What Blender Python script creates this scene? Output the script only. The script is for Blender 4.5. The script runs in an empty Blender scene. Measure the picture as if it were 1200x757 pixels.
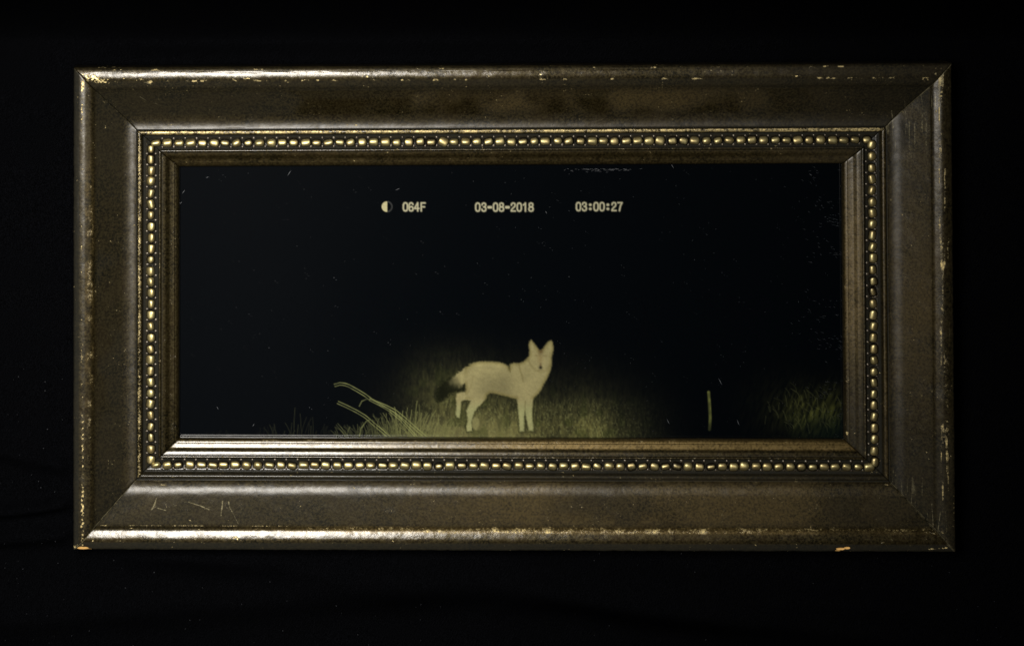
import bpy, math, random
import numpy as np

# ------------------------------------------------------------------ units
# one photograph pixel on the plane of the frame's outer edge is U metres
U = 0.0004
CX, CY = 600.0, 378.5          # centre of the photograph
ZR = 45.0                      # height (px) of the frame's outer edge above the cloth
D = 2500.0                     # camera distance (px)
FX, FY = 425.0, -120.0         # point (px) straight below the lens

sc = bpy.context.scene
sc.render.engine = 'CYCLES'
# ------------------------------------------------------------------ camera
cam = bpy.data.cameras.new('camera')
camo = bpy.data.objects.new('camera', cam)
sc.collection.objects.link(camo)
camo.location = ((FX - CX) * U, (CY - FY) * U, (ZR + D) * U)
camo.rotation_euler = (0, 0, 0)
cam.sensor_width = 36.0
cam.lens = 36.0 * D / 1200.0
cam.shift_x = -(FX - CX) / 1200.0
cam.shift_y = -(CY - FY) / 1200.0
cam.clip_start = 0.01
cam.clip_end = 50
sc.camera = camo
sc.render.resolution_x = 1024
sc.render.resolution_y = 645

# ------------------------------------------------------------------ world and lamps
w = bpy.data.worlds.new('World'); sc.world = w; w.use_nodes = True
w.node_tree.nodes['Background'].inputs[0].default_value = (0.6, 0.75, 1, 1)
w.node_tree.nodes['Background'].inputs[1].default_value = 0.0025

def area(name, px, py, z, tx, ty, sx, sy, power, col):
    l = bpy.data.lights.new(name, 'AREA'); l.shape = 'RECTANGLE'
    l.size = sx * U; l.size_y = sy * U; l.energy = power; l.color = col
    o = bpy.data.objects.new(name, l); sc.collection.objects.link(o)
    p = np.array([(px - CX) * U, (CY - py) * U, z * U]); t = np.array([(tx - CX) * U, (CY - ty) * U, 40 * U])
    o.location = p
    from mathutils import Vector
    o.rotation_euler = Vector(t - p).to_track_quat('-Z', 'Y').to_euler()
    return o
KEY = area('key_softbox', 150, -60, 1900, 260, 420, 560, 520, 2.3, (1.0, 0.955, 0.885))
KEY.data.spread = math.radians(75)
area('side_softbox', -1500, 300, 1500, 600, 380, 500, 700, 0.08, (0.85, 0.92, 1.0))

sc.view_settings.view_transform = 'Standard'
sc.view_settings.look = 'None'
sc.view_settings.gamma = 1
sc.view_settings.exposure = 0

rng = np.random.default_rng(7)
# ------------------------------------------------------------------ noise
_T = rng.random((512, 512))
def vn(x, y, seed=0):
    x = x + seed * 37.31; y = y + seed * 91.17
    xi = np.floor(x).astype(int); yi = np.floor(y).astype(int)
    fx = x - xi; fy = y - yi
    fx = fx * fx * (3 - 2 * fx); fy = fy * fy * (3 - 2 * fy)
    a = _T[xi % 512, yi % 512]; b = _T[(xi + 1) % 512, yi % 512]
    c = _T[xi % 512, (yi + 1) % 512]; d = _T[(xi + 1) % 512, (yi + 1) % 512]
    return (a * (1 - fx) + b * fx) * (1 - fy) + (c * (1 - fx) + d * fx) * fy
def fbm(x, y, seed=0, o=4):
    s = 0; a = .5; n = 0
    for i in range(o):
        s = s + a * vn(x * 2**i, y * 2**i, seed + i * 3); n += a; a *= .55
    return s / n
def sst(a, b, x):
    t = np.clip((x - a) / (b - a), 0, 1); return t * t * (3 - 2 * t)
def band(x, a, b, f):
    return sst(a - f, a + f, x) * (1 - sst(b - f, b + f, x))

# ------------------------------------------------------------------ mesh helper
def npmesh(name, V, Q, mat=None, parent=None, smooth=True, attrs=None, cols=None, tris=None):
    me = bpy.data.meshes.new(name)
    V = np.ascontiguousarray(V, dtype=np.float32)
    Q = np.asarray(Q, dtype=np.int32).reshape(-1, 4)
    tris = np.zeros((0, 3), np.int32) if tris is None else np.asarray(tris, dtype=np.int32).reshape(-1, 3)
    me.vertices.add(len(V)); me.vertices.foreach_set('co', V.ravel())
    nl = Q.size + tris.size
    me.loops.add(nl); me.loops.foreach_set('vertex_index', np.concatenate([Q.ravel(), tris.ravel()]).astype(np.int32))
    np_ = len(Q) + len(tris)
    me.polygons.add(np_)
    st = np.concatenate([np.arange(len(Q)) * 4, len(Q) * 4 + np.arange(len(tris)) * 3]).astype(np.int32)
    me.polygons.foreach_set('loop_start', st)
    me.polygons.foreach_set('loop_total', np.concatenate([np.full(len(Q), 4), np.full(len(tris), 3)]).astype(np.int32))
    me.update(calc_edges=True)
    me.polygons.foreach_set('use_smooth', np.full(np_, smooth))
    for k, v in (attrs or {}).items():
        a = me.attributes.new(k, 'FLOAT', 'POINT'); a.data.foreach_set('value', np.ascontiguousarray(v, dtype=np.float32).ravel())
    if cols is not None:
        a = me.attributes.new('tint', 'FLOAT_COLOR', 'POINT')
        c = np.ones((len(V), 4), np.float32); c[:, :3] = cols
        a.data.foreach_set('color', c.ravel())
    me.validate()
    if mat: me.materials.append(mat)
    o = bpy.data.objects.new(name, me); sc.collection.objects.link(o)
    if parent: o.parent = parent
    return o

# ------------------------------------------------------------------ materials
class NT:
    def __init__(s, name):
        s.m = bpy.data.materials.new(name); s.m.use_nodes = True
        s.t = s.m.node_tree; s.b = s.t.nodes['Principled BSDF']
    def n(s, typ, **kw):
        x = s.t.nodes.new(typ)
        for k, v in kw.items():
            if k in x.inputs.keys() if hasattr(x.inputs, 'keys') else False: pass
            setattr(x, k, v)
        return x
    def l(s, a, b): s.t.links.new(a, b)
    def attr(s, name): x = s.n('ShaderNodeAttribute'); x.attribute_name = name; return x.outputs['Fac']
    def noise(s, scale, detail=4, rough=.55, vec=None):
        x = s.n('ShaderNodeTexNoise'); x.inputs['Scale'].default_value = scale
        x.inputs['Detail'].default_value = detail; x.inputs['Roughness'].default_value = rough
        if vec is not None: s.l(vec, x.inputs['Vector'])
        return x.outputs['Fac']
    def math(s, op, a, b=None, c=None, clamp=False):
        x = s.n('ShaderNodeMath'); x.operation = op; x.use_clamp = clamp
        for i, v in enumerate((a, b, c)):
            if v is None: continue
            if isinstance(v, (int, float)): x.inputs[i].default_value = v
            else: s.l(v, x.inputs[i])
        return x.outputs[0]
    def ramp(s, v, a, b, lo=0., hi=1.):
        x = s.n('ShaderNodeMapRange'); x.interpolation_type = 'SMOOTHSTEP'
        s.l(v, x.inputs[0]); x.inputs[1].default_value = a; x.inputs[2].default_value = b
        x.inputs[3].default_value = lo; x.inputs[4].default_value = hi
        return x.outputs[0]
    def mix(s, f, a, b):
        x = s.n('ShaderNodeMix'); x.data_type = 'RGBA'
        s.l(f, x.inputs[0]) if not isinstance(f, (int, float)) else setattr(x.inputs[0], 'default_value', f)
        for v, i in ((a, 6), (b, 7)):
            if isinstance(v, tuple): x.inputs[i].default_value = (*v, 1)
            else: s.l(v, x.inputs[i])
        return x.outputs[2]
    def bump(s, h, strength, dist, prev=None):
        x = s.n('ShaderNodeBump'); x.inputs['Strength'].default_value = strength; x.inputs['Distance'].default_value = dist
        s.l(h, x.inputs['Height'])
        if prev is not None: s.l(prev, x.inputs['Normal'])
        return x.outputs[0]

def frame_material():
    k = NT('antique_bronze_finish'); b = k.b
    pos = k.n('ShaderNodeTexCoord').outputs['Object']
    g1 = k.noise(60, 5, .6, pos)      # brown and olive clouds, about 15 mm
    g2 = k.noise(900, 4, .7, pos)     # fine mottling, about 1 mm
    g3 = k.noise(3200, 2, .6, pos)    # grain
    col = k.mix(k.ramp(g1, .35, .65), (.0048, .0040, .0017), (.0150, .0102, .0036))
    col = k.mix(k.ramp(g2, .38, .62), col, (.028, .0215, .0078))
    col = k.mix(k.math('MULTIPLY', k.attr('grime_shade'), .9), col, (.012, .012, .010))  # groove dirt and painted shade share this mask
    col = k.mix(k.math('MULTIPLY', k.attr('tan'), k.ramp(g2, .25, .65, .15, 1.)), col, (.090, .063, .022))
    wear = k.attr('wear')
    sp = k.math('ADD', wear, k.math('MULTIPLY', k.math('SUBTRACT', g2, .5), .9))
    g4 = k.noise(5200, 3, .7, pos)
    sp = k.math('ADD', sp, k.math('MULTIPLY', k.math('SUBTRACT', g4, .5), .9))
    wf = k.math('MULTIPLY', k.ramp(sp, .40, .70), k.ramp(wear, .02, .2))
    col = k.mix(wf, col, (.50, .40, .185))
    scf = k.math('MULTIPLY', k.ramp(k.math('ADD', k.attr('scuff'), k.math('MULTIPLY', k.math('SUBTRACT', g2, .5), .8)), .15, .8), .85)
    col = k.mix(scf, col, (.17, .15, .085))
    raw = k.ramp(k.attr('raw'), .4, .6)
    col = k.mix(raw, col, (.60, .36, .12))
    k.l(col, b.inputs['Base Color'])
    clean = k.math('SUBTRACT', 1., k.attr('grime_shade'))
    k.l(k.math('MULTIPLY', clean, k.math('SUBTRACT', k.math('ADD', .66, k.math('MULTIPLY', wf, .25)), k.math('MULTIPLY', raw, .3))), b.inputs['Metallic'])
    k.l(k.math('MULTIPLY', clean, .1), b.inputs['Specular IOR Level'])
    r = k.math('ADD', .30, k.math('MULTIPLY', g2, .22))
    r = k.math('ADD', r, k.math('MULTIPLY', k.attr('dull'), .25))
    r = k.math('ADD', r, k.math('MULTIPLY', k.attr('grime_shade'), .25))
    k.l(r, b.inputs['Roughness'])
    b.inputs['Coat Weight'].default_value = .5
    k.l(k.math('MULTIPLY', k.math('SUBTRACT', .47, k.math('MULTIPLY', wf, .3)), k.math('SUBTRACT', 1., k.math('MULTIPLY', k.attr('grime_shade'), .85))), b.inputs['Coat Weight'])
    k.l(k.math('ADD', k.math('ADD', .11, k.math('MULTIPLY', g2, .14)), k.math('MULTIPLY', k.attr('dull'), .22)), b.inputs['Coat Roughness'])
    n = k.bump(g2, .35, .00012)
    n = k.bump(g3, .30, .00004, n)
    n = k.bump(wf, .5, .00008, n)
    k.l(n, b.inputs['Normal']); k.l(n, b.inputs['Coat Normal'])
    return k.m

def bead_material():
    k = NT('rubbed_gold_finish'); b = k.b
    pos = k.n('ShaderNodeTexCoord').outputs['Object']
    g1 = k.noise(300, 3, .6, pos); g2 = k.noise(1800, 4, .7, pos)
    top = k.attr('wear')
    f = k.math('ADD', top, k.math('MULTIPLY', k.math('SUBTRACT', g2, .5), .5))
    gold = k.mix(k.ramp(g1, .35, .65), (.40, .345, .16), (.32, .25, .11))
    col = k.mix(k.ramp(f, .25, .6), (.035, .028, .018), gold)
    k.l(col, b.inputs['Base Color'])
    b.inputs['Metallic'].default_value = .9
    k.l(k.math('ADD', .34, k.math('MULTIPLY', g2, .22)), b.inputs['Roughness'])
    b.inputs['Coat Weight'].default_value = .25; b.inputs['Coat Roughness'].default_value = .25
    k.l(k.bump(g2, .4, .0001), b.inputs['Normal'])
    return k.m

PRINT_GAIN = .76
def print_material():
    k = NT('photographic_print'); b = k.b
    a = k.n('ShaderNodeAttribute'); a.attribute_name = 'tint'
    k.l(a.outputs['Color'], b.inputs['Base Color'])
    b.inputs['Roughness'].default_value = .5
    b.inputs['Specular IOR Level'].default_value = .006
    b.inputs['Coat Weight'].default_value = .8; b.inputs['Coat Roughness'].default_value = .04
    return k.m

def cloth_material():
    k = NT('black_velvet'); b = k.b
    pos = k.n('ShaderNodeTexCoord').outputs['Object']
    g = k.noise(25, 4, .6, pos); f = k.noise(2600, 3, .7, pos)
    wv = k.n('ShaderNodeTexWave'); wv.inputs['Scale'].default_value = 260; wv.inputs['Distortion'].default_value = 2.5
    mp = k.n('ShaderNodeMapping'); mp.inputs['Rotation'].default_value = (0, 0, .5); k.l(pos, mp.inputs[0]); k.l(mp.outputs[0], wv.inputs[0])
    col = k.mix(k.ramp(f, .35, .7), (.0003, .0003, .0004), (.0028, .0030, .0037))
    k.l(col, b.inputs['Base Color'])
    b.inputs['Roughness'].default_value = .95
    b.inputs['Specular IOR Level'].default_value = .0
    b.inputs['Sheen Weight'].default_value = .0; b.inputs['Sheen Roughness'].default_value = .4
    n = k.bump(f, .8, .0006)
    n = k.bump(wv.outputs['Fac'], .3, .0003, n)
    k.l(n, b.inputs['Normal'])
    return k.m

def flat_material(name, col, rough=.6):
    k = NT(name); k.b.inputs['Base Color'].default_value = (*col, 1); k.b.inputs['Roughness'].default_value = rough
    g = k.noise(2500, 2)
    k.l(k.mix(g, col, tuple(c * .7 for c in col)), k.b.inputs['Base Color'])
    return k.m

M_FRAME = frame_material(); M_BEAD = bead_material(); M_PRINT = print_material(); M_CLOTH = cloth_material()
M_DUST = flat_material('pale_dust', (.045, .05, .058)); M_LINT = flat_material('grey_lint', (.02, .022, .028))

# ------------------------------------------------------------------ black cloth
def build_cloth():
    def axis(a, b, c0, c1, fine, coarse):
        return np.unique(np.concatenate([np.arange(a, c0, coarse), np.arange(c0, c1, fine), np.arange(c1, b + coarse, coarse)]))
    xs = axis(-2400, 3600, -100, 1300, 4, 40); ys = axis(-2400, 3200, -100, 860, 4, 40)
    X, Y = np.meshgrid(xs, ys, indexing='ij')
    Z = 5 * (fbm(X / 300, Y / 160, 3) - .5)
    # long soft creases running out from under the lower edge
    for (x0, y0, x1, y1, wd, h) in ((150, 650, 900, 735, 26, 6), (420, 640, 1150, 740, 18, 4.5), (-60, 622, 84, 600, 7, 5), (-60, 650, 150, 628, 10, 4),
                                    (600, 690, 1300, 800, 22, 5), (-50, 742, 520, 700, 24, 4), (-100, 520, 80, 560, 12, 3), (120, 60, 700, 20, 30, 3)):
        dx, dy = x1 - x0, y1 - y0; L = math.hypot(dx, dy)
        t = ((X - x0) * dx + (Y - y0) * dy) / L**2
        d = ((X - x0) * dy - (Y - y0) * dx) / L + 10 * (fbm(X / 90, Y / 90, 8) - .5)
        Z += 3.8 * h * np.exp(-(d / wd)**2) * band(t, 0, 1, .12)
    Z = Z - 6 - 4.0 * np.clip(52 - Y, 0, 1e9) * sst(60, -60, Y) ** .5  # upper cloth bent steeply down, a made-up drop to keep it dark
    under = band(X, 75, 1130, 12) * band(Y, 64, 656, 12)
    Z = Z * (1 - under) + np.minimum(Z, -6) * under
    nx, ny = len(xs), len(ys)
    V = np.stack([(X - CX) * U, (CY - Y) * U, Z * U], -1).reshape(-1, 3)
    I = np.arange(nx * ny).reshape(nx, ny)
    Q = np.stack([I[:-1, :-1], I[:-1, 1:], I[1:, 1:], I[1:, :-1]], -1).reshape(-1, 4)
    o = npmesh('black_cloth', V, Q, M_CLOTH)
    o['kind'] = 'structure'; o['label'] = 'black velvet cloth with soft creases lying under the picture frame'
    return o
build_cloth()

# ------------------------------------------------------------------ the frame
root = bpy.data.objects.new('picture_frame', None); sc.collection.objects.link(root)
root.location = ((602 - CX) * U, (CY - 361) * U, 0)
root['label'] = 'worn bronze and gold picture frame with beaded inner edge, holding a coyote night photograph'
root['category'] = 'picture frame'
bpy.context.view_layer.update()
OX, OY = (602 - CX) * U, (CY - 361) * U
def Wp(x, y, z):
    return np.stack([(x - CX) * U - OX, (CY - y) * U - OY, z * U], -1)
def to_photo(x, y, z):            # frame coordinates -> where the photograph shows them
    k = D / (D + ZR - z); return FX + (x - FX) * k, FY + (y - FY) * k
def from_photo(px, py, z):
    k = (D + ZR - z) / D; return FX + (px - FX) * k, FY + (py - FY) * k

# outer corners: top left, top right, bottom right, bottom left
CORN = np.array([[86.5, 79.0], [1114.5, 74.0], [1119.5, 646.0], [86.0, 643.0]])
def ring(s):
    """corner points of the rectangle s px inside the outer edge (s may be an array)"""
    s = np.atleast_1d(s).astype(float); out = np.zeros((len(s), 4, 2))
    lines = []
    for k in range(4):
        a, b = CORN[k], CORN[(k + 1) % 4]; d = (b - a) / np.linalg.norm(b - a)
        n = np.array([-d[1], d[0]])      # inward (y points down, corners clockwise)
        lines.append((a, d, n))
    wide = lambda q, v: v if q % 2 == 0 else float(np.interp(v, [0, 10, 27, 80, 94, 104, 121.6, 200], [0, 10, 25, 75.2, 90, 101, 121.0, 199.4]))
    for k in range(4):
        a0, d0, n0 = lines[k - 1]; a1, d1, n1 = lines[k]
        for i, v in enumerate(s):
            v0 = wide(k - 1, v); v1 = wide(k, v)
            A = np.array([d0, -d1]).T; r = (a1 + n1 * v1) - (a0 + n0 * v0)
            t = np.linalg.solve(A, r); out[i, k] = a0 + n0 * v0 + d0 * t[0]
    return out

def profile():
    P = []
    def seg(pts, step=.8):
        for (a, b) in zip(pts[:-1], pts[1:]):
            n = max(1, int(math.hypot(b[0] - a[0], b[1] - a[1]) / step))
            for i in range(n): P.append((a[0] + (b[0] - a[0]) * i / n, a[1] + (b[1] - a[1]) * i / n))
    seg([(1.5, 1), (1.0, 12), (.6, 30), (.1, 42)], 2.5)
    # roll
    arc = []; s = 0.0; z = 45.5
    ang = lambda v: math.radians(np.interp(v, [0, .6, 1.8, 3.6, 8.5, 12.5, 15.5, 22.5, 24.8, 26.4, 27.6], [84, 68, 42, 15, 6, -3, -13, -20, -36, -50, -34]))
    while s < 27.2:
        ds = .18 if (s < 3 or s > 23.5) else .45
        arc.append((s, z)); z += math.tan(ang(s + ds / 2)) * ds; s += ds
    seg([(.1, 42)] + arc, 5)
    # scoop
    s0, z0 = arc[-1]
    th = lambda s: math.tan(math.radians(np.interp(s, [0, 26, 30, 50, 58, 66, 77, 90], [40, 38, 32, 29.5, 28, 13, -14, -15])))
    s = s0; z = z0; P.append((s, z))
    while s < 75.6:
        z -= th(s) * .6; s += .6; P.append((s, z))
    zb = z
    P.append((75.9, zb - 1.6)); P.append((76.6, zb - 1.8)); P.append((77.0, zb - .6))
    for t in np.linspace(math.pi * .9, math.pi * .08, 12): P.append((79.6 + 2.7 * math.cos(t), zb - .6 + 2.0 * math.sin(t)))
    P.append((82.7, zb - 3.2)); seg([(83.2, zb - 5.0), (83.8, zb - 6.3), (86.4, zb - 6.6)], .6)
    for t in np.linspace(0, 1, 18): P.append((86.8 + 13.2 * t, zb - 6.8 - 1.6 * math.sin(math.pi * t)))
    zl = zb - 3.4
    P += [(100.3, zl - .4), (100.9, zl + .4), (101.6, zl + .6), (103.0, zl + .4), (103.4, zl - .6), (103.7, zl - 1.0)]
    zz = zl - 1.0; ss_ = 104.0
    while ss_ < 116.6:
        zz -= .4 * math.tan(math.radians(np.interp(ss_, [104, 107, 108.5, 110.5, 112, 116], [11, 17, 36, 36, 17, 11]))); ss_ += .4; P.append((ss_, zz))
    P.append((116.9, zz - .9)); P.append((117.3, zz - 1.0)); P.append((119.7, zz - 1.5)); P.append((120.2, zz - 2.2)); P.append((121.0, zz - 3.6)); P.append((121.5, zz - 5.0))
    PZ = zl - 19
    P.append((121.6, zl - 14)); P.append((121.6, PZ + .15))
    return np.array(P), zb, zl, PZ
PROF, ZB, ZL, ZPRINT = profile()
SIDES = ('top', 'right', 'bottom', 'left')

# scratches, chips and bare spots seen on the frame: photo coordinates
SCR = [  # x0,y0,x1,y1,width,strength
    (183, 584, 181, 592, .9, .9), (181, 590, 177, 600, 1.0, .8), (178, 597, 176.5, 604, .8, .7), (184, 595, 195, 598, .7, .7), (176, 597, 184, 593, .6, .6),
    (190, 590, 197, 586, .6, .6), (198, 594, 206, 592, .6, .6), (206, 592, 218, 588, .5, .5), (221, 588, 236, 593, .7, .8), (236, 593, 245, 597, .9, .9), (240, 596, 247, 594, .6, .7),
    (261, 587, 260, 596, 1.0, .9), (260, 594, 259, 604, .7, .7), (268, 588, 269, 594, .9, .8), (269, 594, 275, 605, .6, .8), (275, 605, 280, 615, .6, .75),
    (225, 589, 247, 588, .4, .4), (180, 599, 177, 597, .6, .7), (192, 588, 195, 592, .5, .5),
    (163, 113, 171, 118, .6, .5), (179, 120, 190, 125, .6, .4), (170, 97, 178, 99, .8, .9), (193, 130, 207, 136, .4, .35),
    (127, 536, 132, 546, .6, .5), (111, 493, 114, 500, .5, .5), (138, 388, 122, 399, .35, .35), (120, 355, 131, 366, .35, .35),
    (1079, 110, 1084, 140, .7, .5), (1066, 140, 1068, 190, .6, .35), (1045, 130, 1047, 150, 1.2, .6), (1060, 118, 1063, 150, .8, .5), (1050, 150, 1049, 180, .6, .5),
    (1087, 600, 1086, 620, .7, .5), (1069, 560, 1068, 590, 1.0, .5), (1073, 575, 1072, 610, .7, .4), (1092, 590, 1094, 622, .8, .6), (1047, 550, 1046, 565, .7, .5),
    (1102, 600, 1098, 632, .7, .6), (1108, 598, 1111, 636, .5, .4), (1082, 130, 1090, 160, .5, .4),
    (845, 604, 850, 596, .8, .55), (848, 602, 846, 612, .6, .4), (985, 588, 1000, 594, .4, .4), (1040, 627, 1046, 633, .5, .5),
    (640, 232, 640, 232, .1, 0),
]
BLOB = [  # x, y, rx, ry, strength (bare gold)
    (108, 92, 11, 5, 1.2), (122, 96, 14, 3.4, 1.0), (150, 92, 9, 2.2, .8), (162, 93, 10, 2.6, .75), (176, 97, 4, 1.6, .9), (235, 93, 7, 1.4, .6),
    (290, 92, 9, 2.6, .7), (428, 90, 7, 3, .8), (444, 91, 5, 2, .7), (572, 90, 4, 3, .55), (585, 90, 9, 2, .5), (633, 88, 2, 3, .9), (505, 84, 20, 2.5, .35),
    (860, 89.5, 3, 3, .5), (932, 89.5, 6, 1.3, 1.1), (962, 89, 6, 1.2, .7), (988, 86, 5, 4, .45), (1030, 88, 4, 3, .5), (1060, 89, 7, 1.5, .6), (1015, 84, 5, 2, .4),
    (1085, 93, 10, 4, .7), (1095, 87, 12, 3, .7), (1100, 81, 14, 2, .6), (1053, 76.5, 5, 1.2, .9), (1112, 78, 4, 4, .6),
    (120, 79.5, 5, 1, 1.1), (137, 79, 7, 1, .8), (158, 79, 9, .8, .6), (195, 110, 3.5, 3.5, .5),
    (97, 100, 2.0, 14, 1.3), (96, 130, 1.6, 20, .9), (95, 290, 2, 3, .9), (95.5, 330, 1.6, 3, .9), (95, 375, 3, 5, .5), (95.5, 410, 1.4, 30, .5),
    (97, 520, 1.4, 50, .95), (96.5, 600, 2.2, 44, 1.2),
    (224, 630, 1, 1, 0), (262, 631, 12, 3, .5), (275, 631, 7, 3.4, .9), (230, 633, 9, 2.6, .5), (222, 609, 3, 2.6, .65), (148, 634, 9, 2, .6), (136, 633, 5, 1.5, .8),
    (170, 600, 2, 1.6, .55), (153, 594, 2.4, 2, .5), (152, 618, 6, 1.5, .9), (109, 633, 2, 2, 1.1), (183, 609, 1.6, 1.2, .5),
    (460, 634, 3, 2, 1.0), (400, 615, 1, 1, .8), (700, 634, 3, 2, .5), (830, 638, 4, 1.5, .5), (962, 636, 7, 3.2, .42), (1034, 636, 5, 2.6, .5), (998, 636, 5, 2, .35), (1090, 622, 8, 3, .8), (1098, 626, 6, 4, .9), (1104, 623, 4, 2, .9),
    (1075, 610, 8, 1.2, .7), (1064, 610, 5, 1, .6), (1085, 620, 9, 1.2, .6), (1088, 643, 12, 1.2, 1.0), (1108, 642, 8, 1.5, 1.1), (1118, 590, 1.2, 30, .5),
    (1094, 508, 3, 6.5, .45), (1086, 529, 1.6, 3.2, .7), (1096, 530, 2, 5, .35), (1091, 467, 1.6, 4, .5), (1097, 557, 4, 7, .35), (1088, 575, 5, 8, .4),
    (1103, 110, 2.5, 16, .7), (1097, 130, 3, 14, .5), (1106, 140, 5, 10, .4), (1103, 160, 1.6, 20, .45), (1102, 240, 1.6, 40, .6), (1105, 280, 1.2, 30, .7), (1111, 290, 1.6, 16, .8),
    (1104, 370, 3, 26, .6), (1108, 430, 4, 40, .55), (1110, 500, 4, 50, .55), (1096, 122, 1.3, 14, .6), (1059, 132, 1.3, 3, 1.2), (1044, 230, 1.8, 30, .45), (1041, 290, 1.5, 60, .45),
    (90, 641, 5, 4, 1.0), (993, 508, 3, 4, 1.1), (1040, 568, 4, 1, .9), (995, 568, 20, 1, .5), (190, 568, 30, 1.2, .5), (280, 568, 18, 1.2, .45),
    (200, 147, 10, 1.3, .6), (415, 147, 24, 1.0, .7), (215, 610, .1, .1, 0),
]
RAW = [(97, 642, 7, 1.8, 1.2), (104, 643.5, 4, 1.2, 1.0), (985, 643.0, 5, 1.6, 1.3), (993, 642, 4, 1.6, 1.2), (982, 645, 4, 1.2, 1.0)]

def frame_marks(side, PX, PY, S):
    n_f = fbm(PX / 2.6, PY / 2.6, 11, 3)
    n_x = fbm(PX / 1.9, PY / 1.5, 15, 3) * .7 + n_f * .3
    n_m = fbm(PX / 9, PY / 9, 21, 3)
    n_l = fbm(PX / 60, PY / 60, 31, 3)
    long = (vn(PX / 30, PY / 2.2, 41) if side in ('top', 'bottom') else vn(PX / 2.2, PY / 30, 41))
    tan = np.zeros_like(PX); scuff = np.zeros_like(PX); wear = np.zeros_like(PX); grime_shade = np.zeros_like(PX); raw = np.zeros_like(PX); dull = np.zeros_like(PX)
    for (x, y, rx, ry, st) in BLOB:
        if y < 100 and x > 800: st *= .8
        m = (abs(PX - x) < 3 * rx) & (abs(PY - y) < 3 * ry)
        if not m.any(): continue
        d = ((PX[m] - x) / rx)**2 + ((PY[m] - y) / ry)**2
        wear[m] = np.maximum(wear[m], st * .9 * np.exp(-d * .9) * (.05 + 1.1 * sst(.32, .74, n_x[m])))
    for (x, y, rx, ry, st) in RAW:
        rx *= .8; ry *= .75
        m = (abs(PX - x) < 3 * rx) & (abs(PY - y) < 3 * ry)
        if not m.any(): continue
        d = ((PX[m] - x) / rx)**2 + ((PY[m] - y) / ry)**2
        raw[m] = np.maximum(raw[m], st * np.exp(-d * .7) * (.5 + 1.0 * n_f[m]))
    for (x0, y0, x1, y1, wd, st) in SCR:
        m = (PX > min(x0, x1) - 3) & (PX < max(x0, x1) + 3) & (PY > min(y0, y1) - 3) & (PY < max(y0, y1) + 3)
        if not m.any(): continue
        dx, dy = x1 - x0, y1 - y0; L2 = dx * dx + dy * dy + 1e-6
        t = np.clip(((PX[m] - x0) * dx + (PY[m] - y0) * dy) / L2, 0, 1)
        d = np.hypot(PX[m] - x0 - t * dx, PY[m] - y0 - t * dy)
        scuff[m] = np.maximum(scuff[m], st * .9 * np.exp(-(d / (wd * .8))**2) * (.1 + 1.5 * n_f[m]))
    spk = sst(.80, .90, vn(PX / 1.3, PY / 1.3, 55)) * sst(.45, .7, n_m)
    wear = np.maximum(wear, .5 * spk)
    # rubbed line where the roll meets the scoop, and the raised lines near the beads
    if side == 'bottom':
        wear = np.maximum(wear, band(S, 24.0, 27.5, 1.6) * (.2 + .8 * n_x) * sst(150, 420, PX) * (.25 + .9 * n_m) * .85)
        wear = np.maximum(wear, band(S, 27.4, 28.2, .4) * .55 * sst(.25, .6, n_m) * (1 - sst(300, 420, PX)))
    elif side == 'left':
        wear = np.maximum(wear, band(S, 17, 26, 2) * .42 * sst(.35, .6, n_m) * band(PY, 230, 560, 40))
        wear = np.maximum(wear, band(S, 9, 12.5, 1.2) * .55 * sst(.55, .8, n_f))
    elif side == 'top':
        wear = np.maximum(wear, band(S, 15, 18, 1.4) * .60 * sst(.5, .75, n_m))
        wear = np.maximum(wear, band(S, 2, 4.2, .8) * .6 * sst(.5, .8, n_m))
    else:
        wear = np.maximum(wear, band(S, 8, 19, 2) * .55 * sst(.5, .8, long) * (.4 + n_m))
        wear = np.maximum(wear, band(S, 28, 80, 6) * .34 * sst(.62, .9, long) * (1 - sst(150, 210, PY) * (1 - sst(540, 600, PY))))
    wear = np.maximum(wear, band(S, 77.6, 82.2, .6) * ({'top': .36, 'left': .26, 'bottom': 0., 'right': .0}[side] + .35 * n_m))
    wear = np.maximum(wear, band(S, 101, 103.2, .6) * (.05 + .45 * n_m))
    wear = np.maximum(wear, band(S, 117.5, 121.6, .6) * (.0 + (.45 if side == 'right' or side == 'bottom' else .15) * n_m))
    grime_shade = np.maximum(grime_shade, np.maximum(band(S, 83, 86.6, .8), band(S, 75.3, 76.8, .4)))
    grime_shade = np.maximum(grime_shade, band(S, 87, 101, .8) * .95)
    grime_shade = np.maximum(grime_shade, band(S, 103.5, 105, .6) * .5)
    grime_shade = np.maximum(grime_shade, band(S, 28, 60, 4) * .55 * sst(.40, .62, n_l))
    grime_shade = np.maximum(grime_shade, band(S, 28, 40, 4) * (.3 if side == 'top' else 0))
    if side == 'bottom':
        tan = np.maximum(tan, band(S, 110.5, 121.6, 1) * (.25 + 1.0 * sst(500, 700, PX)) * (.7 + .5 * n_m))
        tan = np.maximum(tan, band(S, 28, 74, 8) * (.04 + .36 * sst(.3, .7, n_l)) * sst(380, 640, PX) * (1 - .8 * sst(930, 1040, PX)))
        grime_shade = np.maximum(grime_shade, band(S, 27, 60, 5) * .42 * (1 - .7 * sst(.4, .7, n_l)))  # lower scoop darkened, less over its tan clouds
        wear = np.maximum(wear, band(S, 20.5, 27, 2) * band(PX, 440, 920, 90) * (.16 + .5 * n_m))
        tan = np.maximum(tan, band(S, 21, 27, 2) * sst(180, 480, PX) * (.45 + .7 * n_m) * (1 - .6 * sst(900, 1000, PX)))
        grime_shade = np.maximum(grime_shade, band(S, 77, 83, .6) * .6)
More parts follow.
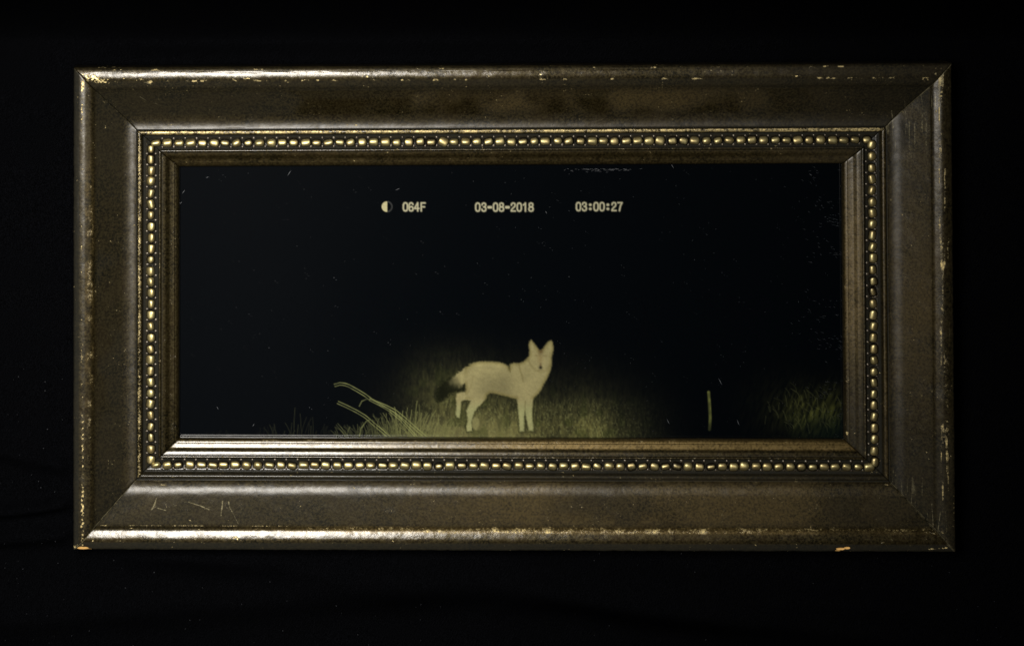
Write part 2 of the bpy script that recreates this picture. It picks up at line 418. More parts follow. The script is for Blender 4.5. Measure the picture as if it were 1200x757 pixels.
    if side == 'right':
        dull = dull + .5; scuff = np.maximum(scuff, band(S, 5, 78, 5) * .5 * sst(.66, .95, long) * np.maximum(1 - sst(140, 215, PY), sst(520, 600, PY)))
        tan = np.maximum(tan, band(S, 103, 121, 1) * (.3 + .7 * n_m) * band(PY, 215, 410, 60))
        tan = np.maximum(tan, band(S, 24, 72, 10) * .40 * sst(.20, .75, n_l) * band(PY, 240, 450, 110))
        tan = np.maximum(tan, band(S, 77, 82, .5) * .5 * n_m)
        grime_shade = np.maximum(grime_shade, sst(430, 560, PY) * .45)  # rail darker toward its lower end
    if side == 'top':
        tan = np.maximum(tan, band(S, 30, 56, 9) * .42 * sst(.30, .75, n_l) * band(PX, 440, 900, 160)); tan = np.maximum(tan, band(S, 104, 121, 1) * .3 * n_m)
        grime_shade = np.maximum(grime_shade, sst(850, 1000, PX) * .45); dull = dull + .4 * sst(700, 900, PX)  # light falloff painted in: rail darkens toward its right end
    if side == 'left': tan = np.maximum(tan, band(S, 15, 26, 2) * .5 * sst(.35, .6, n_m) * band(PY, 200, 470, 60)); grime_shade = np.maximum(grime_shade, band(S, 28, 60, 5) * .35)
    grime_shade = np.maximum(grime_shade, band(S, -5, {'bottom': 10, 'left': 7.5}.get(side, 4), 1.5) * (.88 if side in ('bottom', 'left') else .3))  # shade of the outer faces painted in, strongest on lower and left rails
    grime_shade = np.maximum(grime_shade, band(S, 16, 30, 2.5) * .55 * (side == 'top'))  # inner side of the upper roll darker
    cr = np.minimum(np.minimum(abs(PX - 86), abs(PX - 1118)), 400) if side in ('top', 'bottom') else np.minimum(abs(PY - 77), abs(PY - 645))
    grime_shade = np.maximum(grime_shade, band(S, 26, 60, 5) * .55 * (1 - sst(80, 300, cr + 60 * (n_l - .5))) * (side in ('top', 'left')))  # scoops of these two rails darken toward the mitres
    dull = dull + .5 * sst(.55, .8, n_m) * .6
    dull = dull + (.8 if side in ('top', 'left') else .6) * band(S, 58, 76, 3)
    if side == 'left': dull = dull + .5 * band(S, 2, 22, 2)
    return wear, grime_shade, raw, dull, scuff, tan

def build_rail(k):
    side = SIDES[k]
    s, z = PROF[:, 0], PROF[:, 1]
    R = ring(s)
    A = R[:, k]; B = R[:, (k + 1) % 4]
    n = 880 if k % 2 == 0 else 500
    gap = .35
    L = np.linalg.norm(B - A, axis=1)
    t = np.linspace(0, 1, n)
    # a tight row of points at each mitre so the rounded arris is real
    t = np.unique(np.concatenate([t, [.0006, .0012, .002, .998, .9988, .9994]]))
    n = len(t)
    tt = gap / L[:, None] + (1 - 2 * gap / L[:, None]) * t[None, :]
    X = A[:, :1] * (1 - tt) + B[:, :1] * tt; Y = A[:, 1:] * (1 - tt) + B[:, 1:] * tt
    Z = np.repeat(z[:, None], n, 1); S = np.repeat(s[:, None], n, 1)
    end = np.minimum(tt, 1 - tt) * L[:, None]
    top = S > 1.8
    Z = Z - .5 * np.exp(-end / .7) * top
    PX, PY = to_photo(X, Y, Z)
    wear, grime_shade, raw, dull, scuff, tan = frame_marks(side, PX, PY, S)
    seam = np.exp(-end / .9) * (S < 74) * (.5 + vn(PX / 5, PY / 5, 77))
    if side in ('right', 'bottom'): scuff = np.maximum(scuff, seam * .9); wear = np.maximum(wear, seam * .3)
    else: scuff = np.maximum(scuff, seam * (.35 if side == 'top' else .5))
    # hand finished surface: slow waviness, small dents, chipped spots
    low = (fbm(X / 45, Y / 45, 61, 3) - .5) * .9 + (fbm(X / 9, Y / 9, 64, 3) - .5) * .30
    amp = np.where((S > 6) & (S < 74), 1.0, .35)
    Z = Z + low * amp * top
    chip = np.clip(wear - .45, 0, .6) * (S < 32)
    Z = Z - chip * 1.1 * (fbm(PX / 3, PY / 3, 71, 2)) * top
    Z = Z - np.clip(raw, 0, 1) * 1.0
    rough_edge = (S < 2.5) * (Z > 5)
    nx_ = (fbm(PX / 7, PY / 7, 81, 3) - .5) * .9 * rough_edge
    inward = ((B + A) / 2 - CORN.mean(0)); inward = -inward / np.linalg.norm(inward, axis=1)[:, None]
    X = X + inward[:, :1] * nx_; Y = Y + inward[:, 1:] * nx_
    V = Wp(X, Y, Z).reshape(-1, 3)
    p = len(s)
    I = np.arange(p * n).reshape(p, n)
    Q = np.stack([I[:-1, :-1], I[1:, :-1], I[1:, 1:], I[:-1, 1:]], -1).reshape(-1, 4)
    # flat back and mitre faces
    back = np.stack([I[-1, :-1], I[0, :-1], I[0, 1:], I[-1, 1:]], -1).reshape(-1, 4)
    # mitre ends: a strip down to the base line at each end
    bl = []
    for j in (0, n - 1):
        bl.append(Wp(X[:, j], Y[:, j], np.full(p, -1.0)))
    V = np.concatenate([V] + bl)
    base = p * n
    e0 = np.stack([I[:-1, 0], base + np.arange(p - 1), base + np.arange(1, p), I[1:, 0]], -1)
    e1 = np.stack([I[1:, -1], base + p + np.arange(1, p), base + p + np.arange(p - 1), I[:-1, -1]], -1)
    # loose faces share no smooth shading problems at this density
    ext = lambda a: np.concatenate([a.ravel(), np.zeros(2 * p)])
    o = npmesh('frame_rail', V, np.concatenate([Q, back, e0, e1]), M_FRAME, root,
               attrs={'wear': ext(wear), 'grime_shade': ext(grime_shade), 'raw': ext(raw), 'dull': ext(dull), 'scuff': ext(scuff), 'tan': ext(tan)})
    o['label'] = {'top': 'upper frame rail, flaked gold at its left end', 'right': 'right frame rail, dull and streaked',
                  'bottom': 'lower frame rail with scratches near its left end', 'left': 'left frame rail with gold worn along its edge'}[side]
    me = o.data
    # make the ends flat shaded
    nf = len(me.polygons); fl = np.ones(nf, bool); fl[-(2 * (p - 1) + (n - 1)):] = False
    me.polygons.foreach_set('use_smooth', fl)
    return o

def build_beads(k, rail):
    side = SIDES[k]
    sc_ = 92.3; zc = ZB - 4.6
    R = ring([sc_])[0]; A = R[k].copy(); B = R[(k + 1) % 4]
    d = (B - A); L = np.linalg.norm(d); d /= L; nrm = np.array([-d[1], d[0]])
    cnt = {'top': 63, 'bottom': 64, 'left': 29, 'right': 29}[side]
    r_ = np.random.default_rng(40 + k)
    m = 6.2; pitch = (L - 2 * m) / (cnt - 1)
    nu, nv = 20, 14
    u = np.linspace(0, 2 * np.pi, nu, endpoint=False); v = np.linspace(0, np.pi, nv)[1:-1]
    VV = []; QQ = []; TT = []; WW = []; off = 0
    for i in range(cnt):
        c = A + d * (m + pitch * i + r_.normal(0, .35)) + nrm * r_.normal(0, .25)
        a = pitch * .455 * r_.uniform(.92, 1.05); b = 5.2 * r_.uniform(.82, 1.06); h = 4.9 * r_.uniform(.88, 1.1)
        tilt = r_.normal(0, .12); sq = r_.uniform(2.4, 4.2)
        # axis along the rail; superellipse section gives the cast barrel look
        sv, cv = np.sin(v)[:, None], np.cos(v)[:, None]
        pw = 2 / sq
        along = a * np.sign(cv) * np.abs(cv)**pw * np.ones((1, nu))
        rr = np.abs(sv)**pw
        ac = b * rr * np.cos(u)[None]; up = h * rr * np.sin(u)[None]
        ph = r_.uniform(0, 10)
        bumpy = 1 + .07 * np.sin(3 * u + ph)[None] * np.sin(v * 2 + ph)[:, None] + r_.normal(0, .012, (len(v), nu))
        ac = ac * bumpy; up = up * bumpy
        al = along * math.cos(tilt) - ac * math.sin(tilt); ac = along * math.sin(tilt) + ac * math.cos(tilt)
        X = c[0] + d[0] * al + nrm[0] * ac; Y = c[1] + d[1] * al + nrm[1] * ac; Z = zc + up
        ends = [(c + d * a * e * math.cos(tilt) + nrm * a * e * math.sin(tilt)) for e in (1, -1)]
        P = Wp(X, Y, Z).reshape(-1, 3)
        E = np.stack([Wp(e[0], e[1], zc) for e in ends])
        VV += [P, E]
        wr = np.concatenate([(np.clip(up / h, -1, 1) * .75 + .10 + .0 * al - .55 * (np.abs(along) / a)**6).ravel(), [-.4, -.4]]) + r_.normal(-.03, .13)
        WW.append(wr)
        nr = len(v); I = off + np.arange(nr * nu).reshape(nr, nu)
        J = np.roll(I, -1, 1)
        QQ.append(np.stack([I[:-1], I[1:], J[1:], J[:-1]], -1).reshape(-1, 4))
        e0 = off + nr * nu; e1 = e0 + 1
        TT.append(np.stack([np.full(nu, e0), I[0], J[0]], -1)); TT.append(np.stack([np.full(nu, e1), J[-1], I[-1]], -1))
        off += nr * nu + 2
        # little cast spurs filling the corners between two beads
        if i < cnt - 1:
            for sg in (-1, 1):
                cc = A + d * (m + pitch * (i + .5)) + nrm * sg * 4.9
                w_ = 2.3 * r_.uniform(.8, 1.2); hh = r_.uniform(-1.2, .9)
                q = [cc - d * w_ + nrm * sg * 2.0, cc + d * w_ + nrm * sg * 2.0, cc - nrm * sg * 3.2 * r_.uniform(.8, 1.1)]
                pk = cc + nrm * sg * .5
                VV.append(np.stack([Wp(x[0], x[1], zc - 3.0) for x in q] + [Wp(pk[0], pk[1], zc + hh)]))
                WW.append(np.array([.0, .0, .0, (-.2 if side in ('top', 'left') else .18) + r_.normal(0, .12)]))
                TT.append(np.array([[off, off + 1, off + 3], [off + 1, off + 2, off + 3], [off + 2, off, off + 3]]) if sg > 0
                          else np.array([[off + 1, off, off + 3], [off + 2, off + 1, off + 3], [off, off + 2, off + 3]]))
                off += 4
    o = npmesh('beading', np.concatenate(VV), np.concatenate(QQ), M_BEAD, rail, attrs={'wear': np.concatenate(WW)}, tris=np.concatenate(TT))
    import bmesh
    bm = bmesh.new(); bm.from_mesh(o.data); bmesh.ops.recalc_face_normals(bm, faces=bm.faces); bm.to_mesh(o.data); bm.free()
    return o

for k in range(4):
    rail = build_rail(k)
    build_beads(k, rail)

# ------------------------------------------------------------------ the night photograph in the frame
GX = np.arange(203, 997, .8); GY = np.arange(188, 519, .8)
PX, PY = np.meshgrid(GX, GY, indexing='ij')
def lin(c):
    c = np.asarray(c, float) / 255; return np.where(c <= .04045, c / 12.92, ((c + .055) / 1.055)**2.4)
IMG = np.zeros(PX.shape + (3,))           # display values 0-255, converted at the end
def over(alpha, col):
    global IMG
    alpha = np.clip(alpha, 0, 1)[..., None]; IMG = IMG * (1 - alpha) + np.asarray(col, float) * alpha
def sdpoly(pts, x, y):
    pts = np.asarray(pts, float); d = np.full(x.shape, 1e9); ins = np.zeros(x.shape, bool)
    for a, b in zip(pts, np.roll(pts, -1, 0)):
        e = b - a; wx = x - a[0]; wy = y - a[1]
        t = np.clip((wx * e[0] + wy * e[1]) / (e @ e + 1e-9), 0, 1)
        d = np.minimum(d, np.hypot(wx - e[0] * t, wy - e[1] * t))
        c = (a[1] > y) != (b[1] > y)
        with np.errstate(divide='ignore', invalid='ignore'):
            xi = (b[0] - a[0]) * (y - a[1]) / (b[1] - a[1] + 1e-12) + a[0]
        ins ^= c & (x < xi)
    return np.where(ins, -d, d)
def stroke(dst, pts, wd, al=1.0, soft=.5):
    pts = np.asarray(pts, float)
    x0, y0 = pts.min(0) - wd - 2; x1, y1 = pts.max(0) + wd + 2
    i0, i1 = np.searchsorted(GX, [x0, x1]); j0, j1 = np.searchsorted(GY, [y0, y1])
    if i1 <= i0 or j1 <= j0: return
    x = PX[i0:i1, j0:j1]; y = PY[i0:i1, j0:j1]; d = np.full(x.shape, 1e9)
    for a, b in zip(pts[:-1], pts[1:]):
        e = b - a; wx = x - a[0]; wy = y - a[1]
        t = np.clip((wx * e[0] + wy * e[1]) / (e @ e + 1e-9), 0, 1)
        d = np.minimum(d, np.hypot(wx - e[0] * t, wy - e[1] * t))
    v = al * (1 - sst(wd / 2 - soft, wd / 2 + soft, d))
    dst[i0:i1, j0:j1] = np.maximum(dst[i0:i1, j0:j1], v)

# night background
IMG[:] = (2, 4, 6.5)
over(.75 * (1 - sst(250, 560, PX + 60 * (fbm(PX / 90, PY / 90, 101) - .5))), (7, 9, 12))  # soft-light glare over the left side, painted into the print colour
# ground lit by the camera's flash, seen as grass around the animal
gl = np.exp(-((PX - 590) / 95)**2 - (np.clip(520 - PY, 0, 400) / 62)**2)
gl = gl * 1.25 + .75 * np.exp(-((PX - 690) / 36)**2 - ((512 - PY) / 46)**2) + .62 * np.exp(-((PX - 524) / 46)**2 - ((455 - PY) / 36)**2)
tex = .45 * vn(PX / 2.2, PY / 7, 111) + .35 * vn(PX / 1.6, PY / 3, 112) + .2 * vn(PX / 14, PY / 14, 113)
tex2 = .62 + .72 * (tex - .42)
gl = gl + .28 * np.exp(-((PX - 735) / 42)**2 - ((512 - PY) / 48)**2)
over(np.clip(gl * tex2 * 1.02, 0, 1), (88, 86, 50))
over(.55 * sst(475, 508, PY) * band(PX, 480, 610, 34), (112, 108, 70))
over(.30 * np.clip(gl, 0, 1) * sst(.62, .85, vn(PX / 1.4, PY / 2.2, 115)) * sst(455, 480, PY), (130, 132, 84))
over(.28 * np.clip(gl, 0, 1) * sst(.60, .85, vn(PX / 9, PY / 12, 116)), (30, 38, 14))
# bush at the lower right
br = np.exp(-((PX - 948) / 24)**2 - ((PY - 484) / 24)**2) + .75 * np.exp(-((PX - 976) / 12)**2 - ((PY - 478) / 26)**2) + .28 * np.exp(-((PX - 920) / 42)**2 - ((PY - 478) / 34)**2)
diag = vn((PX + PY * .35) / 2.0, (PY - PX * .3) / 7, 121)
over(np.clip(br * (.15 + 1.0 * diag) * .75, 0, 1), (66, 68, 30))
over(.22 * sst(900, 985, PX) * sst(470, 505, PY), (8, 30, 28))
over(.5 * np.exp(-((PX - 967) / 5)**2 - ((PY - 493) / 6)**2), (8, 12, 10))
# grass blades
blades = np.zeros(PX.shape); dark = np.zeros(PX.shape)
r2 = np.random.default_rng(5)
def blade(x, y, h, lean, wd, al, dst=None):
    pts = [(x + lean * t * t + r2.normal(0, .15), y - h * t) for t in np.linspace(0, 1, 6)]
    stroke(blades if dst is None else dst, pts, wd, al)
for i in range(240):
    x = r2.uniform(395, 530); q = math.exp(-((x - 478) / 46)**2)
    blade(x, 517, r2.uniform(8, 16 + 26 * q), r2.normal(-2 if x < 470 else 3, 6), r2.uniform(.7, 1.3), r2.uniform(.35, .75) * (.45 + .6 * q))
for i in range(60):
    x = r2.uniform(300, 400); q = math.exp(-((x - 345) / 32)**2)
    blade(x, 517, r2.uniform(6, 12 + 28 * q), r2.normal(0, 5), .8, r2.uniform(.10, .30) * (.4 + .8 * q))
for i in range(120):
    x = r2.uniform(500, 712)
    blade(x, r2.uniform(470, 510), r2.uniform(4, 16), r2.normal(0, 3), .9, r2.uniform(.06, .26))
for i in range(150):
    x = r2.uniform(225, 300)
    if i < 14: blade(x, 517, r2.uniform(4, 14), r2.normal(2, 4), .7, .12)
for i in range(90):
    x = r2.normal(950, 22); y = r2.normal(488, 14)
    if x < 986 and y < 508: blade(x, y, r2.uniform(5, 14), r2.normal(-3, 4), .8, r2.uniform(.08, .35))
blade(700, 511, 12, -3, 1.0, .6); blade(706, 511, 12, -4, 1.0, .55); blade(697, 511, 9, 3, .9, .45); blade(487, 490, 20, 2, 1.2, .6); blade(492, 492, 18, -1, 1, .5)
over(blades * .95, (116, 118, 72))
# long arching stems
stems = np.zeros(PX.shape)
def both(pts, wd=1.1, g=1.4, al=.95):
    pts = np.array(pts, float); d = np.gradient(pts, axis=0); n = np.stack([d[:, 1], -d[:, 0]], -1); n /= np.linalg.norm(n, axis=1)[:, None]
    tt_ = np.linspace(0, 1, 24); sp = lambda P: np.stack([np.interp(tt_, np.linspace(0, 1, len(P)), P[:, i]) for i in (0, 1)], -1)
    stroke(stems, sp(pts + n * g), wd, al); stroke(stems, sp(pts - n * g), wd, al * .9)
both([(392, 451.5), (399, 449.5), (407, 451), (418, 457), (428, 463), (437, 470), (450, 475), (464, 482), (476, 492), (488, 503), (500, 513)])
both([(433, 468), (445, 474), (457, 481), (468, 490), (480, 503), (490, 514)], g=1.1)
both([(396, 471.5), (406, 476), (418, 482), (428, 488), (437, 496), (448, 505), (458, 514)])
both([(395, 497), (402, 505), (408, 514)], g=1.2, al=.5)
stroke(stems, [(421, 476), (424, 470), (430, 467.5), (436, 468.5)], 1.0, .8)
stroke(stems, [(421, 512), (423, 502), (429, 494), (434, 491)], 1.2, .7)
stroke(stems, [(406, 513), (408, 505), (410, 500)], 1.0, .5)
over(stems * (.6 + .45 * vn(PX / 5, PY / 5, 171)), (122, 126, 78))
# pale stake standing in the dark
stake = np.zeros(PX.shape)
stroke(stake, [(830.5, 459.5), (831.5, 475), (832.3, 490), (831.5, 503)], 3.4, .9, .9)
over(stake * (1 - .45 * sst(485, 506, PY)) * (.65 + .5 * vn(PX / 2, PY / 5, 131)), (96, 100, 52))
# the coyote
BODY = [(622.5, 398.3), (626, 402), (629.5, 407), (632, 410), (634.5, 410.5), (637, 407.5), (640, 403), (643.5, 399.8), (646, 398.8), (647.8, 401.5), (648.5, 408), (647.8, 414), (646.6, 418), (646.8, 426), (645.4, 433),
        (642.8, 440), (639, 447), (635, 455), (631, 461), (625.3, 466.5), (624.7, 472), (624.0, 481), (624.0, 491), (625.2, 500), (624.8, 505), (619.8, 505), (618, 497), (616.3, 489), (615.2, 482),
        (614.2, 489), (614.7, 499), (614.3, 505.5), (608.8, 505.5), (608.2, 495), (607.0, 482), (606, 471), (605.2, 467), (599, 466), (590, 463.6), (580, 461), (574, 460.4), (571.0, 462.5),
        (569.5, 467), (565, 472.5), (560, 477.5), (556, 483), (554, 489), (552.6, 495), (553.2, 500), (553.6, 505), (547.4, 505.5), (546, 500), (547.9, 493), (547.2, 487), (546.5, 481), (548.8, 475), (551.8, 469.5),
        (547.5, 468.6), (543, 469), (540.6, 471), (540, 478), (539.6, 485), (538.6, 490), (535, 488.8), (533.6, 485), (534.6, 476), (534.0, 467), (534.8, 461.3), (540, 459.6), (545, 459), (546.0, 455), (544.5, 449),
        (541, 453.5), (536, 456.5), (529, 456.5), (522, 455), (518, 453), (521, 448.5), (527, 445), (533, 440.5), (540, 434), (549, 428.6), (555, 425.2), (562, 423.6), (575, 423.4), (585, 424.6), (592, 426.6), (596, 429.4), (597.0, 431.5), (597.6, 427), (602, 425.2), (608, 425.6),
        (613, 424), (617, 420.6), (619.8, 417), (620.2, 412), (619.6, 405), (620.6, 400)]
TAIL = [(545, 449), (534, 441), (526, 443), (517, 449), (511.5, 455.5), (510, 463), (510.5, 470), (515, 472), (521, 468.5), (528, 462), (536, 459), (545.5, 458.5)]
win = (PX > 500) & (PX < 660) & (PY > 390) & (PY < 512)
sd = np.full(PX.shape, 99.); sd[win] = sdpoly(BODY, PX[win], PY[win])
sdt = np.full(PX.shape, 99.); sdt[win] = sdpoly(TAIL, PX[win], PY[win])
fz = .8 * (vn(PX / 1.6, PY / 1.6, 141) - .5)
a_tail = 1 - sst(-3.4, 2.6, sdt + fz * 4)
over(a_tail * .86, (16, 18, 10))
over(.85 * (1 - sst(-.5, 2.8, np.hypot(PX - 544.5, (PY - 454) / 1.6))), (26, 28, 14))
over(.55 * (1 - sst(0.2, 2.6, sd)) * sst(460, 464, PY), (30, 32, 14))       # dark outline round the legs
rough = np.where((PX < 552) & (PY < 458), fz * 2.6 + 1.2 * (vn(PX / 3, PY / 3, 143) - .5), fz)
a_body = 1 - sst(-1.7, 1.6, sd + rough)
fade = sst(515, 546, PX - .45 * (PY - 447) + 6 * (vn(PX / 4, PY / 5, 142) - .5)) ** 1.3
a_body = a_body * np.where(PY < 459, fade * (1 - .75 * sst(447, 458, PY + 5 * (vn(PX / 2.5, PY / 5, 148) - .5)) * (1 - sst(540, 544.5, PX))), 1)
base = np.stack([134 + 0 * PX, 127 - 0 * PX, 89 + 0 * PX], -1)
sh = 1 + .07 * (fbm(PX / 14, PY / 18, 145) - .5) * 2 + .03 * (fbm(PX / 3, PY / 3, 146) - .5)
sh = sh * (1 - .07 * band(PX, 575, 612, 16) * band(PY, 435, 468, 14)) * (1 + .05 * sst(468, 490, PY))
furc = vn((PX + .3 * PY) / 5, (PY - .2 * PX) / 2.2, 149)
sh = sh * (1 - .045 * (furc - .3) * (PY < 466)) * (1 - .10 * band(PX, 560, 600, 10) * band(PY, 440, 464, 8)) * (1 + .08 * (1 - sst(426, 432, PY)) * (PX < 600))
base = base * sh[..., None]; base[..., 0] -= 6 * sst(465, 485, PY); base[..., 1] += 2 * sst(465, 485, PY)
IMG = IMG * (1 - a_body[..., None]) + base * a_body[..., None]
inside = a_body
def spot(x, y, rx, ry, al, col): over(inside * al * np.exp(-((PX - x) / rx)**2 - ((PY - y) / ry)**2), col)
over(inside * .45 * (1 - sst(0, 5, -sd)) * (PY < 468) * (PX > 545), (92, 84, 44))
spot(633.5, 430.6, 1.9, 1.9, .95, (22, 22, 16)); spot(633.5, 427.5, 1.4, 2.6, .5, (66, 52, 34)); spot(633, 420, 3.2, 5, .28, (108, 84, 50)); spot(633.5, 411, 3.0, 4.5, .65, (66, 50, 28))
spot(628.5, 416.5, 2.2, 1.3, .32, (88, 74, 44)); spot(639, 416.8, 2.2, 1.3, .32, (88, 74, 44)); spot(623.2, 407, 1.6, 5, .25, (160, 154, 112)); spot(645, 408, 1.6, 5, .25, (160, 154, 112))
spot(633.8, 433.8, 3.5, .7, .35, (84, 74, 44)); spot(596.5, 429, 1.2, 5, .6, (52, 50, 24)); spot(541, 444, 2.4, 8, .3, (170, 164, 112)); spot(546, 436, 3, 5, .25, (80, 72, 38))
ln = np.zeros(PX.shape)
stroke(ln, [(608.5, 428), (609.5, 434), (612, 441), (613, 447)], 1.8, .30, 1.3); stroke(ln, [(619, 421), (622, 428), (628, 434), (634, 436), (640, 434), (645, 427)], 2.2, .20, 1.5)
stroke(ln, [(615.5, 470), (615.3, 482)], 1.0, .35, .8); stroke(ln, [(555, 440), (552, 452), (548, 462)], 1.5, .14, 1.2); stroke(ln, [(597, 430), (598, 436)], 1.3, .5, .8)
over(ln * inside, (72, 64, 34))
a_paw = 1 - sst(.70, 1.15, np.hypot((PX - 557.3) / 5.0, (PY - 495.8) / 8.2))
over(a_paw * .65, (120, 117, 78))
over(.5 * (1 - sst(0, 1.6, np.hypot(PX - 545.3, (PY - 499.5) / 2.2))), (20, 20, 12)); over(.55 * (1 - sst(0, 1.2, np.hypot(PX - 553.6, (PY - 503) / 3))), (30, 30, 18))
# lettering across the top
FONT = {
 '0': [[(2.9, 0), (1.4, .5), (.5, 2.4), (.5, 7), (1.4, 9), (2.9, 9.5), (4.4, 9), (5.3, 7), (5.3, 2.4), (4.4, .5), (2.9, 0)]],
 '1': [[(1.2, 2.2), (2.7, 1.2), (3.5, 0), (3.5, 9.5)]],
 '2': [[(.6, 2.6), (1.1, .8), (2.6, 0), (4.4, .4), (5.1, 2), (4.6, 4), (2.4, 6), (.8, 8), (.6, 9.3), (5.3, 9.3)]],
 '3': [[(.6, 2.2), (1.2, .6), (2.8, 0), (4.5, .6), (5, 2.3), (4.2, 4), (2.6, 4.5)], [(2.6, 4.5), (4.6, 5), (5.3, 6.9), (4.5, 8.9), (2.8, 9.5), (1.1, 8.9), (.5, 7.2)]],
 '4': [[(4.1, 9.5), (4.1, 0), (.4, 6.6), (5.6, 6.6)]],
 '6': [[(5, 1.9), (4.2, .4), (2.9, 0), (1.3, .7), (.5, 3), (.5, 7), (1.3, 9), (2.9, 9.5), (4.6, 8.9), (5.2, 6.9), (4.6, 5), (3, 4.4), (1.3, 5), (.6, 6.5)]],
 '7': [[(.5, .2), (5.3, .2), (3.4, 4), (2.3, 9.5)]],
 '8': [[(2.9, 0), (1.2, .6), (.8, 2.3), (1.4, 4), (2.9, 4.5), (4.4, 4), (5, 2.3), (4.6, .6), (2.9, 0)], [(2.9, 4.5), (1, 5.1), (.4, 7), (1.1, 8.9), (2.9, 9.5), (4.7, 8.9), (5.4, 7), (4.8, 5.1), (2.9, 4.5)]],
 'F': [[(.8, 9.5), (.8, .2), (5.3, .2)], [(.8, 4.7), (4.6, 4.7)]],
 '-': [[(1.0, 4.9), (3.8, 4.9)]],
 ':': [[(1.6, 2.6), (1.9, 2.6)], [(1.6, 7.4), (1.9, 7.4)]],
}
def text(st, xs, y0, sy=1.0):
    a = np.zeros(PX.shape)
    for ch, x in zip(st, xs):
        for pl in FONT[ch]: stroke(a, [(x + p[0], y0 + p[1] * sy) for p in pl], 3.4 if ch in '-:' else 2.1, .95, 1.0)
    return a
t_temp = text('064F', [472.2, 478.9, 485.4, 492.8], 237.9)
t_date = text('03-08-2018', [557, 564.2, 571.6, 577.8, 584.8, 592.2, 598.6, 605.6, 612.2, 619.4], 238.2)
t_time = text('03:00:27', [675, 682.0, 690.0, 695.6, 702.6, 710.6, 716.6, 723.6], 237.6)
grain = .88 + .24 * vn(PX / 1.3, PY / 1.3, 151)
for a in (t_temp, t_date, t_time): over(np.clip(a * 1.0, 0, 1), (174, 170, 140)) 
rm = np.hypot(PX - 453.4, PY - 242.4)
moon_l = (1 - sst(5.6, 6.8, rm)) * (1 - sst(453.2, 454.6, PX)); moon_r = (1 - sst(.5, 1.4, abs(rm - 5.9))) * sst(453, 455, PX)
over(moon_l, (168, 162, 124)); over(moon_r * .5, (88, 88, 84))
# whole picture: slight emulsion mottling
IMG = IMG * (.96 + .08 * vn(PX / 1.4, PY / 1.4, 161))[..., None]

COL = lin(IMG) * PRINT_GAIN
gx, gy = from_photo(PX, PY, ZPRINT)
VP = Wp(gx, gy, np.full(PX.shape, ZPRINT)).reshape(-1, 3)
nI, nJ = PX.shape
I = np.arange(nI * nJ).reshape(nI, nJ)
QALL = np.stack([I[:-1, :-1], I[:-1, 1:], I[1:, 1:], I[1:, :-1]], -1).reshape(-1, 4)
fm = lambda a: ((a[:-1, :-1] + a[1:, :-1] + a[:-1, 1:] + a[1:, 1:]) / 4).ravel()
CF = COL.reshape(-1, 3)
taken = np.zeros(len(QALL), bool)
def cut(name, mask, parent, label=None):
    global taken
    m = (fm(mask.astype(float)) > .40) & ~taken
    taken |= m
    return m, name, label
pieces = [cut('temperature_reading', t_temp, None, 'pale lettering 064F on the night photograph'),
          cut('date_stamp', t_date, None, 'pale lettering 03-08-2018 on the night photograph'),
          cut('time_stamp', t_time, None, 'pale lettering 03:00:27 on the night photograph'),
          cut('moon_symbol', np.maximum(moon_l, moon_r), None, 'half filled moon circle beside the temperature'),
          cut('coyote', np.maximum(np.maximum(a_body, a_tail * .9), a_paw), None, 'pale coyote standing side on with its head turned to the camera'),
          cut('grass_stem', stems, None, 'long arching grass stems left of the coyote'),
          cut('stake', stake, None, 'short pale stake standing in the dark')]
def piece(name, m, parent, label=None):
    q = QALL[m]; u_, inv = np.unique(q, return_inverse=True)
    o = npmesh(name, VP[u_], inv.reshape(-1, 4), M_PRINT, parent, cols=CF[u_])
    if label: o['label'] = label
    return o
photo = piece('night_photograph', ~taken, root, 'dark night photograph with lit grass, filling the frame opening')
for m, name, label in pieces: piece(name, m, photo, label)

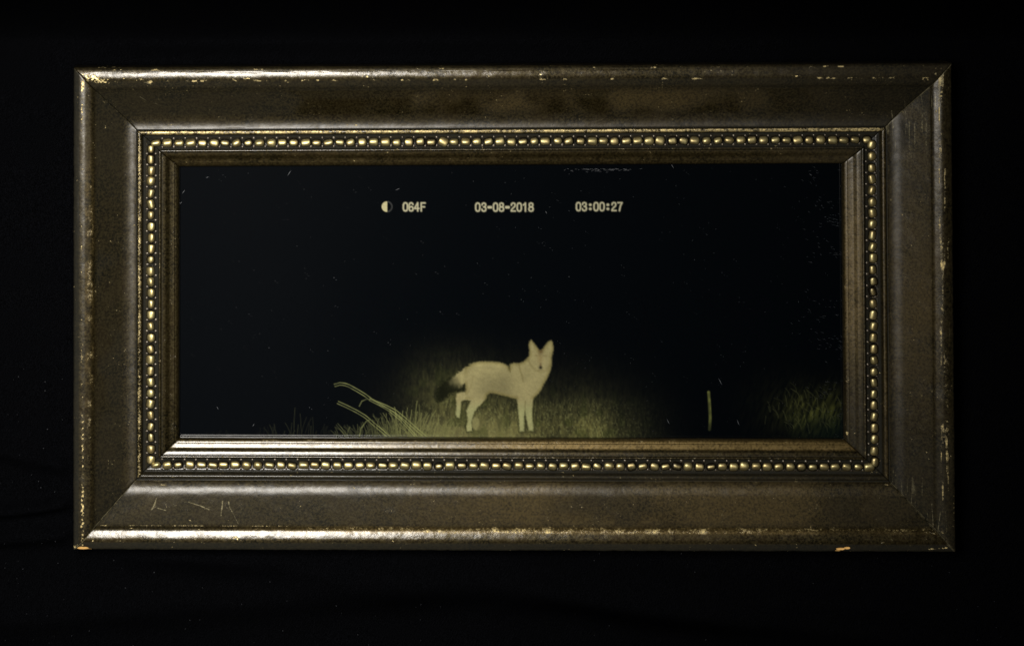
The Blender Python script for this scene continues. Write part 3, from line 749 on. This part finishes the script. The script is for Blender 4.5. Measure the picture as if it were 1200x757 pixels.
# ------------------------------------------------------------------ dust on the photograph
def build_dust():
    r = np.random.default_rng(12); V = []; Q = []
    def fleck(x, y, l, wd, a, z):
        c, s = math.cos(a), math.sin(a); b = len(V)
        for (p, q, zz) in ((-l, 0, 0), (0, -wd, .0), (l, 0, 0), (0, wd, 0)):
            gx_, gy_ = from_photo(x + p * c - q * s, y + p * s + q * c, z)
            V.append(Wp(np.float64(gx_), np.float64(gy_), z))
        Q.append((b, b + 3, b + 2, b + 1))
    z = ZPRINT + .25
    n = 0
    while n < 400:
        x = 209 + 778 * r.random()**.75; y = r.uniform(196, 510)
        d = fbm(np.array(x / 60), np.array(y / 60), 201)
        if d < .42 and r.random() < .7: continue
        s = r.uniform(.14, .36) * (1.4 if r.random() < .06 else 1)
        a = r.uniform(-1.2, 1.2); fleck(x, y, s, s * .7, a, z)
        if r.random() < .35: fleck(x + 2.6, y + 2.6 * r.uniform(.6, 1.1), s * .9, s * .6, a, z)
        n += 1
    for i in range(300):       # fine scuffs in the right side and the corners
        y = r.uniform(196, 500); x = 987 - abs(r.normal(0, 22))
        if fbm(np.array(x / 30), np.array(y / 18), 205) < .5: continue
        fleck(x, y, r.uniform(1.0, 3.0), .07, r.normal(.35, .25), z)
    for (x, y, l, a) in ((215, 225, 3, -.9), (212, 238, 2, -.8), (339, 203, 4, -1.0), (243, 208, 2, -.5), (466, 222, 3, -.4), (297, 498, 2, -1), (255, 478, 2, 1.1), (844, 447, 5, 1.1), (783, 494, 4, 1.1), (865, 495, 4, 1.2), (733, 199, 3, .3), (788, 195, 3, 1.0), (640, 249, 2, 1.0), (950, 205, 2, .6)):
        fleck(x, y, l, .28, a, z)
    for i in range(70):        # a smear of dust under the upper lip
        fleck(r.normal(705, 18), 198 + abs(r.normal(0, 1.6)), r.uniform(.6, 2.6), .12, r.normal(0, .2), z)
    o = npmesh('dust', np.array(V), np.array(Q), M_DUST, root, smooth=False)
    o['kind'] = 'stuff'
build_dust()

# ------------------------------------------------------------------ lint on the cloth
def build_lint():
    r = np.random.default_rng(22); V = []; Q = []
    for i in range(170):
        x, y = (r.uniform(-40, 1240), r.uniform(655, 790)) if i % 3 else (r.uniform(-40, 80), r.uniform(420, 790))
        s = r.uniform(.2, .55); a = r.uniform(0, 3); c, sn = math.cos(a), math.sin(a); b = len(V)
        for (p, q) in ((-s * 1.6, 0), (0, -s * .6), (s * 1.6, 0), (0, s * .6)):
            V.append(((x + p * c - q * sn - CX) * U, (CY - y - p * sn - q * c) * U, 12 * U))
        Q.append((b, b + 1, b + 2, b + 3))
    o = npmesh('lint', np.array(V), np.array(Q), M_LINT, smooth=False)
    o['kind'] = 'stuff'; o['label'] = 'fine grey lint scattered over the black velvet cloth'; o['category'] = 'lint'
build_lint()
